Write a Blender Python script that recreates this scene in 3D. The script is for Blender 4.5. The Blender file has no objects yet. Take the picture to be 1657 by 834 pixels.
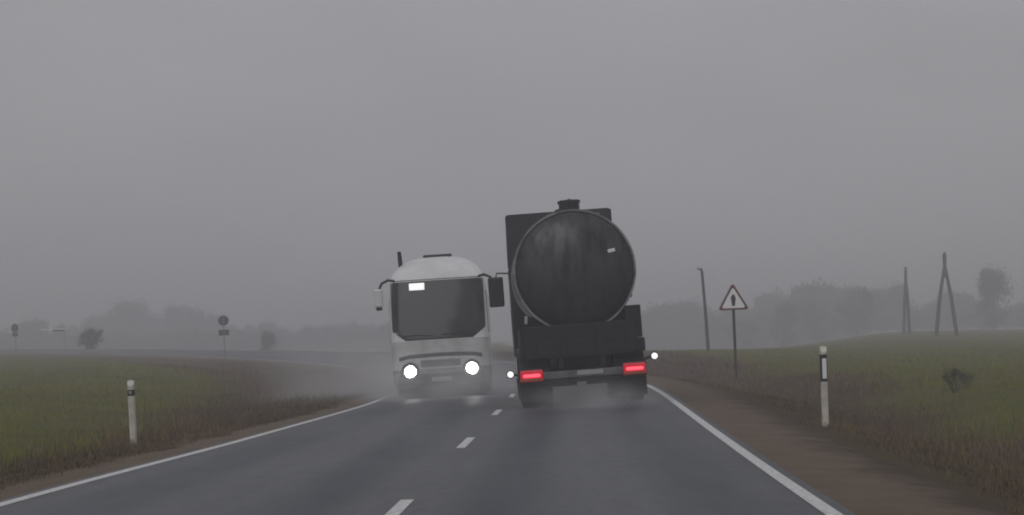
import bpy, bmesh, math, random
import numpy as np
from mathutils import Matrix, Vector

# ------------------------------------------------------------------ camera, world, sun, exposure
sc = bpy.context.scene
col = sc.collection
CAM_H = 1.42
cam_data = bpy.data.cameras.new('camera')
cam = bpy.data.objects.new('camera', cam_data)
col.objects.link(cam)
cam_data.sensor_width = 36.0
cam_data.lens = 3500 / 1657 * 36.0
cam_data.clip_start = 0.2
cam_data.clip_end = 6000
PITCH = math.atan(131 / 3500)
cam.matrix_world = (Matrix.Translation((0, 0, CAM_H)) @ Matrix.Rotation(math.pi / 2 + PITCH, 4, 'X')
                    @ Matrix.Rotation(-math.radians(1.1), 4, 'Z'))
sc.camera = cam

SUN_EL, SUN_AZ = math.radians(38), math.radians(200)
world = bpy.data.worlds.new('World')
sc.world = world
world.use_nodes = True
nt = world.node_tree
nt.nodes.clear()
w_out = nt.nodes.new('ShaderNodeOutputWorld')
w_bg = nt.nodes.new('ShaderNodeBackground')
w_bg.inputs['Strength'].default_value = 0.1
sky = nt.nodes.new('ShaderNodeTexSky')
sky.sky_type = 'NISHITA'
sky.sun_disc = False
sky.sun_elevation = SUN_EL
sky.sun_rotation = SUN_AZ
sky.dust_density = 6.0
sky.air_density = 1.0
hs = nt.nodes.new('ShaderNodeHueSaturation')
hs.inputs['Saturation'].default_value = 0.12
hs.inputs['Value'].default_value = 0.5
nt.links.new(sky.outputs['Color'], hs.inputs['Color'])
# closed overcast deck: grey, a little brighter overhead, faint broad cloud mottling
tc = nt.nodes.new('ShaderNodeTexCoord')
sep = nt.nodes.new('ShaderNodeSeparateXYZ')
nt.links.new(tc.outputs['Generated'], sep.inputs[0])
rmp = nt.nodes.new('ShaderNodeMapRange')
rmp.inputs['From Min'].default_value = -0.1
rmp.inputs['From Max'].default_value = 1.0
rmp.inputs['To Min'].default_value = 3.35
rmp.inputs['To Max'].default_value = 5.2
nt.links.new(sep.outputs['Z'], rmp.inputs['Value'])
cn = nt.nodes.new('ShaderNodeTexNoise')
cn.inputs['Scale'].default_value = 5.0
cn.inputs['Detail'].default_value = 3.0
mp = nt.nodes.new('ShaderNodeMapping')
mp.inputs['Scale'].default_value = (1, 1, 2.5)
nt.links.new(tc.outputs['Generated'], mp.inputs['Vector'])
nt.links.new(mp.outputs['Vector'], cn.inputs['Vector'])
cr = nt.nodes.new('ShaderNodeMapRange')
cr.inputs['To Min'].default_value = 0.87
cr.inputs['To Max'].default_value = 1.13
nt.links.new(cn.outputs['Fac'], cr.inputs['Value'])
mul = nt.nodes.new('ShaderNodeMath')
mul.operation = 'MULTIPLY'
nt.links.new(rmp.outputs['Result'], mul.inputs[0])
nt.links.new(cr.outputs['Result'], mul.inputs[1])
tint = nt.nodes.new('ShaderNodeVectorMath')
tint.operation = 'SCALE'
tint.inputs[0].default_value = (0.982, 0.984, 1.035)
nt.links.new(mul.outputs[0], tint.inputs['Scale'])
mx = nt.nodes.new('ShaderNodeMix')
mx.data_type = 'RGBA'
mx.inputs['Factor'].default_value = 0.92
nt.links.new(hs.outputs['Color'], mx.inputs['A'])
nt.links.new(tint.outputs['Vector'], mx.inputs['B'])
nt.links.new(mx.outputs['Result'], w_bg.inputs['Color'])
nt.links.new(w_bg.outputs[0], w_out.inputs['Surface'])

sun_d = bpy.data.lights.new('sun', 'SUN')
sun_d.energy = 0.5
sun_d.angle = math.radians(50)
sun_d.color = (1.0, 0.97, 0.93)
sun = bpy.data.objects.new('sun', sun_d)
col.objects.link(sun)
sd = Vector((math.sin(SUN_AZ) * math.cos(SUN_EL), math.cos(SUN_AZ) * math.cos(SUN_EL), math.sin(SUN_EL)))
sun.rotation_euler = sd.to_track_quat('Z', 'Y').to_euler()

sc.view_settings.view_transform = 'Standard'
sc.view_settings.look = 'None'
sc.view_settings.exposure = 0.0
sc.view_settings.gamma = 1.0
sc.view_settings.use_curve_mapping = False
sc.render.engine = 'CYCLES'
sc.cycles.use_denoising = True
sc.cycles.max_bounces = 6
sc.cycles.volume_bounces = 1
sc.cycles.filter_width = 1.9          # soft lens of a small dashboard camera

rng = np.random.default_rng(7)
random.seed(7)

# ------------------------------------------------------------------ helpers
def smooth(a, b, x):
    t = np.clip((np.asarray(x, float) - a) / (b - a), 0, 1)
    return t * t * (3 - 2 * t)

def prop(o, label=None, cat=None, group=None, kind=None):
    for k, v in (('label', label), ('category', cat), ('group', group), ('kind', kind)):
        if v:
            o[k] = v
    return o

def empty(name, mat=None):
    o = bpy.data.objects.new(name, None)
    col.objects.link(o)
    o.empty_display_size = 0.3
    if mat is not None:
        o.matrix_world = mat
    return o

def link(name, me, mat, parent=None, smooth_ang=None):
    o = bpy.data.objects.new(name, me)
    if mat is not None and not me.materials:
        me.materials.append(mat)
    col.objects.link(o)
    if parent is not None:
        o.parent = parent
    return o

class MB:
    """collects shapes of ONE part"""
    def __init__(s):
        s.bm = bmesh.new()
    def box(s, x0, x1, y0, y1, z0, z1, bev=0.0, seg=1):
        r = bmesh.ops.create_cube(s.bm, size=1.0)
        vs = r['verts']
        for v in vs:
            v.co = Vector(((x0 + x1) / 2 + v.co.x * (x1 - x0), (y0 + y1) / 2 + v.co.y * (y1 - y0), (z0 + z1) / 2 + v.co.z * (z1 - z0)))
        if bev > 0:
            es = list({e for v in vs for e in v.link_edges})
            bmesh.ops.bevel(s.bm, geom=es, offset=bev, segments=seg, affect='EDGES', profile=0.5)
        return s
    def grid(s, rows, close_u=False, cap0=False, cap1=False):
        """rows: list of equal-length point lists"""
        V = [[s.bm.verts.new(p) for p in r] for r in rows]
        n = len(V[0])
        for a, b in zip(V, V[1:]):
            for i in range(n if close_u else n - 1):
                j = (i + 1) % n
                try:
                    s.bm.faces.new((a[i], a[j], b[j], b[i]))
                except ValueError:
                    pass
        if cap0:
            s.bm.faces.new(list(reversed(V[0])))
        if cap1:
            s.bm.faces.new(V[-1])
        return s
    def tube(s, pts, rad, n=8, caps=True):
        pts = [Vector(p) for p in pts]
        rads = rad if isinstance(rad, (list, tuple)) else [rad] * len(pts)
        rows = []
        ref = None
        for i, p in enumerate(pts):
            d = (pts[min(i + 1, len(pts) - 1)] - pts[max(i - 1, 0)]).normalized()
            if ref is None:
                ref = Vector((1, 0, 0)) if abs(d.x) < 0.8 else Vector((0, 1, 0))
            a = d.cross(ref).normalized()
            b = d.cross(a).normalized()
            ref = -d.cross(a).cross(d) if False else ref
            rows.append([p + (a * math.cos(k * 2 * math.pi / n) + b * math.sin(k * 2 * math.pi / n)) * rads[i] for k in range(n)])
        return s.grid(rows, True, caps, caps)
    def lathe(s, prof, axis='X', n=32, centre=(0, 0, 0), caps=True):
        """prof: (along, radius)"""
        rows = []
        c = Vector(centre)
        for a, r in prof:
            row = []
            for k in range(n):
                t = 2 * math.pi * k / n
                u, v = r * math.cos(t), r * math.sin(t)
                row.append(c + (Vector((a, u, v)) if axis == 'X' else Vector((u, a, v)) if axis == 'Y' else Vector((u, v, a))))
            rows.append(row)
        return s.grid(rows, True, caps, caps)
    def prism(s, poly, y0, y1):
        """poly in x,z extruded along y"""
        return s.grid([[(x, y0, z) for x, z in poly], [(x, y1, z) for x, z in poly]], True, True, True)
    def done(s, name, mat, parent=None, smooth_on=False, ang=35):
        bmesh.ops.recalc_face_normals(s.bm, faces=s.bm.faces[:])
        if smooth_on:
            for f in s.bm.faces:
                f.smooth = True
            for e in s.bm.edges:
                if len(e.link_faces) == 2 and e.calc_face_angle(0) > math.radians(ang):
                    e.smooth = False
        me = bpy.data.meshes.new(name)
        s.bm.to_mesh(me)
        s.bm.free()
        return link(name, me, mat, parent)

def np_mesh(name, verts, faces, mat, parent=None, attr=None, uv=None, smooth_on=False):
    """faces: (n,3) or (n,4) int array; attr: {name: per-vertex float or rgb}"""
    verts = np.asarray(verts, np.float32)
    faces = np.asarray(faces, np.int32)
    k = faces.shape[1]
    me = bpy.data.meshes.new(name)
    me.vertices.add(len(verts))
    me.vertices.foreach_set('co', verts.ravel())
    me.loops.add(faces.size)
    me.loops.foreach_set('vertex_index', faces.ravel())
    me.polygons.add(len(faces))
    me.polygons.foreach_set('loop_start', np.arange(0, faces.size, k, dtype=np.int32))
    me.polygons.foreach_set('loop_total', np.full(len(faces), k, np.int32))
    if smooth_on:
        me.polygons.foreach_set('use_smooth', np.ones(len(faces), bool))
    me.update(calc_edges=True)
    for an, av in (attr or {}).items():
        av = np.asarray(av, np.float32)
        if av.ndim == 1:
            a = me.attributes.new(an, 'FLOAT', 'POINT')
            a.data.foreach_set('value', av)
        else:
            a = me.attributes.new(an, 'FLOAT_COLOR', 'POINT')
            a.data.foreach_set('color', np.c_[av, np.ones(len(av), np.float32)].astype(np.float32).ravel())
    if uv is not None:
        l = me.uv_layers.new(name='UVMap')
        l.data.foreach_set('uv', np.asarray(uv, np.float32)[faces.ravel()].ravel())
    me.validate()
    return link(name, me, mat, parent)

# ---- materials
class NT:
    def __init__(s, name):
        s.m = bpy.data.materials.new(name)
        s.m.use_nodes = True
        s.t = s.m.node_tree
        s.b = s.t.nodes['Principled BSDF']
    def n(s, ty, **kw):
        nd = s.t.nodes.new(ty)
        for k, v in kw.items():
            if k in nd.inputs:
                nd.inputs[k].default_value = v
            else:
                setattr(nd, k, v)
        return nd
    def l(s, a, b):
        s.t.links.new(a, b)
    def noise(s, scale, detail=4, rough=0.6, coord='Object', stretch=None):
        c = s.n('ShaderNodeTexCoord')
        nd = s.n('ShaderNodeTexNoise', Scale=scale, Detail=detail, Roughness=rough)
        if stretch:
            m = s.n('ShaderNodeMapping')
            m.inputs['Scale'].default_value = stretch
            s.l(c.outputs[coord], m.inputs['Vector'])
            s.l(m.outputs['Vector'], nd.inputs['Vector'])
        else:
            s.l(c.outputs[coord], nd.inputs['Vector'])
        return nd.outputs['Fac']
    def ramp(s, fac, stops):
        r = s.n('ShaderNodeValToRGB')
        e = r.color_ramp.elements
        while len(e) < len(stops):
            e.new(0.5)
        for el, (p, c) in zip(e, stops):
            el.position = p
            el.color = tuple(c) + (1,) if len(c) == 3 else c
        s.l(fac, r.inputs['Fac'])
        return r.outputs['Color']
    def mix(s, fac, a, b, blend='MIX'):
        m = s.n('ShaderNodeMix', data_type='RGBA', blend_type=blend)
        for sock, v in (('Factor', fac), ('A', a), ('B', b)):
            if hasattr(v, 'links') or hasattr(v, 'is_linked'):
                s.l(v, m.inputs[sock])
            elif sock == 'Factor':
                m.inputs['Factor'].default_value = v
            else:
                m.inputs[sock].default_value = tuple(v) + (1,)
        return m.outputs['Result']
    def mapr(s, fac, a, b, c, d):
        m = s.n('ShaderNodeMapRange')
        for i, v in zip(('From Min', 'From Max', 'To Min', 'To Max'), (a, b, c, d)):
            m.inputs[i].default_value = v
        s.l(fac, m.inputs['Value'])
        return m.outputs['Result']
    def bump(s, h, strength=0.3, dist=0.01):
        b = s.n('ShaderNodeBump', Strength=strength, Distance=dist)
        s.l(h, b.inputs['Height'])
        s.l(b.outputs['Normal'], s.b.inputs['Normal'])
    def base(s, v):
        if isinstance(v, tuple):
            s.b.inputs['Base Color'].default_value = v + (1,)
        else:
            s.l(v, s.b.inputs['Base Color'])
        return s
    def rough(s, v):
        if isinstance(v, float):
            s.b.inputs['Roughness'].default_value = v
        else:
            s.l(v, s.b.inputs['Roughness'])
        return s

def paint(name, c, rough=0.5, metal=0.0, dirt=None, dirt_amt=0.5, scale=3.0, spec=0.5, coat=0.0):
    t = NT(name)
    if dirt:
        f = t.noise(scale, 6, 0.7)
        t.base(t.mix(t.mapr(f, 0.42, 0.68, 0.0, dirt_amt), c, dirt))
        t.rough(t.mapr(f, 0.3, 0.7, rough, min(1.0, rough + 0.3)))
    else:
        t.base(c)
        t.rough(rough)
    t.b.inputs['Metallic'].default_value = metal
    t.b.inputs['Specular IOR Level'].default_value = spec
    t.b.inputs['Coat Weight'].default_value = coat
    return t.m

def glow(name, c, strength):
    t = NT(name)
    t.base(c)
    t.b.inputs['Emission Color'].default_value = c + (1,)
    t.b.inputs['Emission Strength'].default_value = strength
    return t.m

# ------------------------------------------------------------------ road frame
DS = 0.5
S0 = -30.0
def _centre():
    out = []
    x, y, h, s = -1.51, 0.0, 0.0278, 0.0
    x += S0 * math.sin(h); y += S0 * math.cos(h); s = S0
    while s < 440:
        out.append((x, y, h, s))
        k = float(smooth(40, 62, s)) / 300.0
        h -= k * DS
        x += math.sin(h) * DS; y += math.cos(h) * DS; s += DS
    return np.array(out)
CL = _centre()
def road_z(s):
    return 1.25 * smooth(62, 290, s)
def crossfall(s):
    return 0.035 * smooth(20, 58, s)
def RP(s, t, dz=0.0):
    """point on the road: s along, t to the right"""
    s = np.asarray(s, float); t = np.asarray(t, float)
    x = np.interp(s, CL[:, 3], CL[:, 0]); y = np.interp(s, CL[:, 3], CL[:, 1]); h = np.interp(s, CL[:, 3], CL[:, 2])
    return np.stack(np.broadcast_arrays(x + np.cos(h) * t, y - np.sin(h) * t, road_z(s) + crossfall(s) * t + dz), -1)
def st_of(x, y):
    """nearest s and signed t for arrays x, y"""
    x = np.ravel(x); y = np.ravel(y)
    C = CL[::2]
    S = np.empty(len(x)); T = np.empty(len(x))
    for i in range(0, len(x), 20000):
        xx = x[i:i + 20000, None]; yy = y[i:i + 20000, None]
        d = (xx - C[:, 0]) ** 2 + (yy - C[:, 1]) ** 2
        j = d.argmin(1)
        c = C[j]
        dx = xx[:, 0] - c[:, 0]; dy = yy[:, 0] - c[:, 1]
        ds = dx * np.sin(c[:, 2]) + dy * np.cos(c[:, 2])
        S[i:i + 20000] = c[:, 3] + np.clip(ds, -2, 2)
        T[i:i + 20000] = np.where(np.abs(ds) > 3, np.sign(dx * np.cos(c[:, 2]) - dy * np.sin(c[:, 2])) * np.sqrt(d.min(1)), dx * np.cos(c[:, 2]) - dy * np.sin(c[:, 2]))
    return S, T
PR = np.array([(0, -.16), (4.7, -.16), (5.1, -.14), (5.7, -.26), (6.6, -.45), (7.8, -.66), (9, -.6), (11, -.22), (14, 0), (40, .08), (90, .12), (2000, .15)])
PL = np.array([(0, -.16), (4.4, -.16), (4.8, -.12), (5.6, -.14), (6.6, -.24), (8, -.34), (9.5, -.26), (12, -.06), (16, 0), (2000, 0.05)])
def lump(x, y):
    return (np.sin(x * .9 + 1.3 * np.sin(y * .31)) * np.sin(y * .7 + np.sin(x * .5)) * .5 + np.sin(x * .23 + y * .11) * np.sin(y * .17 - x * .07)
            + .35 * np.sin(x * 2.1 + y * .8) * np.sin(y * 1.9 - x * .6))
def ground_z(x, y, st=None):
    S, T = st_of(x, y) if st is None else st
    a = np.abs(T)
    g = np.where(T > 0, np.interp(a, PR[:, 0], PR[:, 1]), np.interp(a, PL[:, 0], PL[:, 1]))
    cf = crossfall(S) * np.clip(T, -5.5, 5.5) * (1 - smooth(6, 16, a))
    xr, yr = np.ravel(x), np.ravel(y)
    fall = -2.4 * smooth(7, 45, T) * smooth(75, 115, S) * smooth(-8, 22, -xr)          # land drops away outside the bend
    q = xr / np.maximum(yr, 1.0)
    fall = fall - .013 * np.clip(yr - 140, 0, 480) * smooth(-5, 8, xr) * (1 - smooth(.11, .18, q)) * smooth(8, 16, T)   # and behind the low rise on the right
    return road_z(S) + g + cf + fall + lump(np.ravel(x), np.ravel(y)) * .07 * smooth(5.0, 9, a)
def gz(x, y):
    return float(ground_z(np.array([x]), np.array([y]))[0])
def dryness(x, y, st=None):
    """1 = dead brown verge grass, 0 = green field"""
    S, T = st_of(x, y) if st is None else st
    x = np.ravel(x); y = np.ravel(y)
    wob = lump(x * .6, y * .6) * 1.1
    r = 1 - smooth(0, 3.2, T + wob - (8.0 + 2.0 * smooth(40, 75, S) + 9 * smooth(80, 150, S)))
    edge = 4.9 + 3.0 * smooth(38, 60, S) + 3 * smooth(70, 110, S)
    l = 1 - smooth(0, 3.0, -T + wob - edge)
    return np.where(T > 0, r, l)

# ------------------------------------------------------------------ setting: ground
def axis_steps(lo, hi, fine, far0, far1):
    a = list(np.arange(lo, hi + 1e-6, fine))
    st = fine
    while a[-1] < far1:
        st *= 1.13; a.append(a[-1] + st)
    st = fine
    b = []
    x = lo
    while x > far0:
        st *= 1.13; x -= st; b.append(x)
    return np.array(b[::-1] + a)
gx = axis_steps(-26, 26, .45, -1600, 1600)
gy = axis_steps(8, 150, .8, -300, 2300)
X, Y = np.meshgrid(gx, gy)
st = st_of(X, Y)
Z = ground_z(X, Y, st)
n0, n1 = len(gx), len(gy)
idx = np.arange(n0 * n1).reshape(n1, n0)
F = np.stack([idx[:-1, :-1], idx[:-1, 1:], idx[1:, 1:], idx[1:, :-1]], -1).reshape(-1, 4)

g = NT('ground_turf')
at = g.n('ShaderNodeAttribute', attribute_name='dry')
n_f = g.noise(9.0, 6, 0.75)
n_m = g.noise(0.35, 5, 0.6)
n_b = g.noise(0.05, 3, 0.5)
green = g.ramp(n_f, [(0.3, (.066, .070, .014)), (0.55, (.110, .112, .024)), (0.75, (.16, .145, .040))])
brown = g.ramp(n_f, [(0.3, (.038, .022, .013)), (0.55, (.076, .046, .027)), (0.78, (.130, .085, .050))])
fac = g.n('ShaderNodeMath', operation='ADD', use_clamp=True)
g.l(at.outputs['Fac'], fac.inputs[0])
g.l(g.mapr(n_m, .45, .75, -0.05, 0.55), fac.inputs[1])
c = g.mix(fac.outputs[0], green, brown)
c = g.mix(g.mapr(n_b, .4, .6, 0, .35), c, (.098, .085, .034))
g.base(c)
g.rough(0.95)
g.b.inputs['Specular IOR Level'].default_value = 0.15
g.bump(n_f, 0.6, 0.06)
ground = np_mesh('ground', np.c_[X.ravel(), Y.ravel(), Z], F, g.m, attr={'dry': dryness(X, Y, st)}, smooth_on=True)
prop(ground, kind='structure')

# ------------------------------------------------------------------ setting: road, shoulders, markings
def strip(name, s_vals, t_list, dz_list, mat, parent=None, tfun=None):
    s_vals = np.asarray(s_vals, float)
    rows = []
    uv = []
    for t, dz in zip(t_list, dz_list):
        tt = np.full(len(s_vals), float(t)) + (tfun(s_vals) if tfun else 0)
        rows.append(RP(s_vals, tt, dz))
        uv.append(np.c_[tt, s_vals])
    V = np.stack(rows, 1).reshape(-1, 3)
    U = np.stack(uv, 1).reshape(-1, 2)
    m = len(t_list)
    i = np.arange(len(s_vals) * m).reshape(-1, m)
    Fq = np.stack([i[:-1, :-1], i[:-1, 1:], i[1:, 1:], i[1:, :-1]], -1).reshape(-1, 4)
    return np_mesh(name, V, Fq, mat, parent, uv=U, smooth_on=False)

def widen(s):
    return -0.23 * (1 - smooth(17, 33, s))

a = NT('wet_asphalt')
uvn = a.n('ShaderNodeUVMap')
sp = a.n('ShaderNodeSeparateXYZ')
a.l(uvn.outputs['UV'], sp.inputs[0])
# wheel tracks: polished, darker, wetter strips at about 0.85 and 2.65 m from the centre in each lane
def track(c, w):
    ab = a.n('ShaderNodeMath', operation='ABSOLUTE')
    a.l(sp.outputs['X'], ab.inputs[0])
    sub = a.n('ShaderNodeMath', operation='SUBTRACT')
    a.l(ab.outputs[0], sub.inputs[0]); sub.inputs[1].default_value = c
    ab2 = a.n('ShaderNodeMath', operation='ABSOLUTE')
    a.l(sub.outputs[0], ab2.inputs[0])
    mr = a.n('ShaderNodeMapRange', interpolation_type='SMOOTHSTEP')
    for k, v in zip(('From Min', 'From Max', 'To Min', 'To Max'), (0.05, w, 1.0, 0.0)):
        mr.inputs[k].default_value = v
    a.l(ab2.outputs[0], mr.inputs['Value'])
    return mr.outputs['Result']
tr = a.n('ShaderNodeMath', operation='MAXIMUM')
a.l(track(0.85, 0.62), tr.inputs[0]); a.l(track(2.65, 0.62), tr.inputs[1])
lay = a.noise(0.8, 5, 0.65, 'UV', (1.0, 0.06, 1.0))
grain = a.noise(22.0, 6, 0.85, 'UV')
patch = a.noise(0.25, 4, 0.6, 'UV', (1.0, 0.35, 1.0))
trn = a.noise(1.1, 6, 0.7, 'UV', (1.6, 0.12, 1.0))
trk = a.n('ShaderNodeMath', operation='MULTIPLY', use_clamp=True)
a.l(tr.outputs[0], trk.inputs[0]); a.l(a.mapr(trn, .3, .7, .6, 1.0), trk.inputs[1])
mott = a.noise(4.5, 5, 0.75, 'UV', (1.0, 0.4, 1.0))
bc = a.ramp(grain, [(0.25, (.080, .083, .090)), (0.55, (.155, .158, .167)), (0.8, (.25, .252, .26))])
bc = a.mix(trk.outputs[0], bc, (.024, .031, .046))
bc = a.mix(a.mapr(lay, .35, .7, 0, .4), bc, (.085, .088, .095))
bc = a.mix(a.mapr(mott, .45, .65, 0, .35), bc, (.060, .064, .073))
a.base(bc)
wet = a.n('ShaderNodeMath', operation='MULTIPLY_ADD')
a.l(tr.outputs[0], wet.inputs[0]); wet.inputs[1].default_value = -0.20
a.l(a.mapr(patch, .3, .7, .66, .82), wet.inputs[2])
a.rough(wet.outputs[0])
a.b.inputs['Specular IOR Level'].default_value = 0.22
a.bump(grain, 0.35, 0.004)
S_ROAD = np.arange(-20, 430, 1.0)
road = strip('road', S_ROAD, [-3.70, -3.68, -1.9, 0, 1.9, 3.68, 3.70], [-.12, 0, 0, 0, 0, 0, -.12], a.m,
             tfun=None)
# the left edge follows the slightly wider lane close to the camera
me = road.data
co = np.empty(len(me.vertices) * 3, np.float32); me.vertices.foreach_get('co', co); co = co.reshape(-1, 7, 3)
for k in (0, 1):
    off = widen(S_ROAD)
    co[:, k] = RP(S_ROAD, [-3.70, -3.68][k] + off, [-.12, 0][k])
me.vertices.foreach_set('co', co.ravel()); me.update()
prop(road, kind='structure')

gr = NT('wet_gravel')
n1_ = gr.noise(60.0, 3, 0.8)
n2_ = gr.noise(1.2, 5, 0.7)
cc = gr.ramp(n1_, [(0.3, (.095, .066, .045)), (0.55, (.168, .128, .092)), (0.8, (.28, .215, .16))])
cc = gr.mix(gr.mapr(n2_, .4, .65, 0, .6), cc, (.098, .070, .047))
n3_ = gr.noise(0.9, 6, 0.75)
guv = gr.n('ShaderNodeUVMap'); gsp = gr.n('ShaderNodeSeparateXYZ'); gr.l(guv.outputs['UV'], gsp.inputs[0])
gab = gr.n('ShaderNodeMath', operation='ABSOLUTE'); gr.l(gsp.outputs['X'], gab.inputs[0])
gsum = gr.n('ShaderNodeMath', operation='MULTIPLY_ADD'); gr.l(n3_, gsum.inputs[0]); gsum.inputs[1].default_value = 2.6; gr.l(gab.outputs[0], gsum.inputs[2])
turf_ = gr.ramp(gr.noise(9.0, 6, .75), [(0.3, (.034, .023, .014)), (0.55, (.066, .046, .028)), (0.78, (.115, .084, .050))])
cc = gr.mix(gr.mapr(gsum.outputs[0], 5.8, 6.4, 0, 1), cc, turf_)
gr.base(cc); gr.rough(0.9); gr.b.inputs['Specular IOR Level'].default_value = 0.2; gr.bump(n1_, 0.7, 0.02)
S_SH = np.arange(-20, 430, 1.0)
sh = strip('gravel_shoulder', S_SH, [3.685, 4.3, 4.8, 5.15, 5.8], [-.012, -.04, -.075, -.12, -.42], gr.m)
prop(sh, kind='structure')
sh = strip('gravel_shoulder', S_SH, [-5.4, -4.85, -4.5, -4.1, -3.685], [-.4, -.11, -.07, -.035, -.012], gr.m, tfun=widen)
prop(sh, kind='structure')

wp = NT('worn_line_paint')
wf = wp.noise(14.0, 6, 0.8, 'UV')
wp.base(wp.mix(wp.mapr(wf, .46, .66, 0, .8), (.66, .66, .66), (.13, .13, .13)))
wp.rough(0.55)
strip('edge_line', np.arange(-20, 430, 1.0), [3.44, 3.575], [.004, .004], wp.m, road)
strip('edge_line', np.arange(-20, 430, 1.0), [-3.575, -3.44], [.004, .004], wp.m, road, tfun=widen)
# broken centre line, 3 m dash / 9 m gap
s = 16.35 - 36 
while s < 240:
    strip('centre_dash', np.linspace(s, s + 3.0, 7), [-.06, .06], [.004, .004], wp.m, road)
    s += 12.0

# ------------------------------------------------------------------ vegetation: grass as uncountable stuff
def blades(x, y, z, h, w, lean, colr, seed):
    r = np.random.default_rng(seed)
    n = len(x)
    az = r.uniform(0, 2 * np.pi, n); la = r.uniform(0, 2 * np.pi, n)
    dx, dy = np.cos(az) * w / 2, np.sin(az) * w / 2
    lx, ly = np.cos(la) * lean * h, np.sin(la) * lean * h
    V = np.empty((n, 5, 3), np.float32)
    V[:, 0] = np.c_[x - dx, y - dy, z - .02]
    V[:, 1] = np.c_[x + dx, y + dy, z - .02]
    V[:, 2] = np.c_[x + dx * .7 + lx * .35, y + dy * .7 + ly * .35, z + h * .6]
    V[:, 3] = np.c_[x - dx * .7 + lx * .35, y - dy * .7 + ly * .35, z + h * .6]
    V[:, 4] = np.c_[x + lx, y + ly, z + h * (1 - .3 * lean)]
    b = np.arange(n, dtype=np.int32)[:, None] * 5
    F = np.concatenate([b + [0, 1, 2], b + [0, 2, 3], b + [3, 2, 4]], 0)
    C = np.repeat(colr[:, None, :], 5, 1).reshape(-1, 3)
    return V.reshape(-1, 3), F, C
gm = NT('grass_blades')
ga = gm.n('ShaderNodeAttribute', attribute_name='tone')
gm.base(ga.outputs['Color']); gm.rough(0.85)
gm.b.inputs['Specular IOR Level'].default_value = 0.2

def scatter(n, side, s_lo, s_hi, t_lo, t_hi, hmul, wmul, seed, name, label):
    r = np.random.default_rng(seed)
    # denser close to the camera
    u = 1 - (1 - r.random(n)) ** .8
    s = s_lo * (s_hi / s_lo) ** u
    t = side * (t_lo + (t_hi - t_lo) * r.random(n) ** 1.9)
    p = RP(s, t)
    x, y = p[:, 0], p[:, 1]
    edge_in = 4.25 + .55 * (1 + np.sin(s * 1.3 + 2 * np.sin(s * .37)) * np.sin(s * .53 + 1)) * r.random(n) ** .5
    if side > 0:
        edge_in = edge_in + 1.0
    ok = np.abs(t) > edge_in
    s, t, x, y = s[ok], t[ok], x[ok], y[ok]; n = len(s)
    # clump
    x = x + r.normal(0, .05, n); y = y + r.normal(0, .05, n)
    stv = st_of(x, y)
    z = ground_z(x, y, stv)
    aa = np.abs(stv[1])
    on_sh = road_z(stv[0]) + crossfall(stv[0]) * stv[1] + np.interp(aa, [3.8, 4.3, 4.8, 5.15, 5.8], [-.012, -.04, -.075, -.12, -.42])
    z = np.where(aa < 5.6, np.maximum(z, on_sh), z)
    d = dryness(x, y, stv)
    cl = .5 + .5 * np.sin(x * 3.1 + 2 * np.sin(y * 1.7)) * np.sin(y * 2.3 + np.sin(x * 1.9))
    pick = r.random(n) < d * .88 + .06
    gcol = np.c_[r.uniform(.105, .235, n), r.uniform(.125, .215, n), r.uniform(.014, .036, n)]
    bcol = np.array([.142, .099, .059]) * r.uniform(.35, 1.5, n)[:, None]
    tone = np.where(pick[:, None], bcol, gcol)
    a = np.abs(stv[1])
    h = (r.gamma(5, .017, n) * (.55 + .9 * cl) + .03) * (1 + d * .55 * smooth(5.2, 7, a)) * hmul
    h *= .25 + .75 * smooth(4.6, 6.2, a)
    if side > 0:
        h *= .55 + .45 * smooth(8, 11, a)
    cl2 = np.clip(.5 + .7 * np.sin(x * .83 + 2.3 * np.sin(y * .41)) * np.sin(y * .57 + 1.7 * np.sin(x * .37)), 0, 1)
    h *= .55 + 1.0 * cl2
    tone = tone * (.75 + .5 * cl2)[:, None]
    h = np.where(r.random(n) < .006, h * 2.6, h)
    h *= (1 - .75 * smooth(.55 * s_hi, s_hi, s)) * (1 - .75 * smooth(.5 * t_hi, t_hi, a))
    far = np.clip(y / 45, 1, 4)
    w = r.uniform(.006, .013, n) * wmul * far
    V, F, C = blades(x, y, z, h, w, r.uniform(.1, .9, n), tone, seed + 1)
    o = np_mesh(name, V, F, gm.m, attr={'tone': C})
    return prop(o, label, 'grass', kind='stuff')
scatter(190000, 1, 15, 190, 4.2, 45, 1.0, 1.0, 11, 'roadside_grass', 'rough brown and green grass on the verge right of the road')
scatter(190000, -1, 17, 170, 4.2, 45, 1.0, 1.0, 21, 'roadside_grass', 'brown and green grass on the verge inside the left-hand bend')

# ------------------------------------------------------------------ materials for things
M = {}
tk = NT('grimy_tank_steel')
tkf = tk.noise(2.2, 6, 0.7, 'Object', (1.6, 1.0, .35))
tk.base(tk.mix(tk.mapr(tkf, .40, .66, 0, .9), (.075, .075, .082), (.020, .018, .020)))
tk.rough(tk.mapr(tkf, .35, .65, .34, .62))
tk.b.inputs['Metallic'].default_value = .75
M['tank'] = tk.m
M['band'] = paint('polished_steel_band', (.30, .30, .32), 0.4, 0.7, (.05, .048, .048), .8, 2)
M['dark'] = paint('dark_grimy_paint', (.014, .014, .016), 0.65, 0, (.024, .022, .021), .5, 3, spec=.3)
M['black'] = paint('black_plastic', (.012, .012, .013), 0.5)
M['rubber'] = paint('tyre_rubber', (.018, .018, .018), 0.85, 0, (.05, .045, .04), .6, 6)
M['steel'] = paint('galvanised_steel', (.30, .30, .31), 0.45, 0.6, (.12, .11, .10), .6, 8)
M['alu'] = paint('dirty_bumper_metal', (.15, .15, .16), 0.55, 0.1, (.05, .046, .043), .85, 3)
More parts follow.
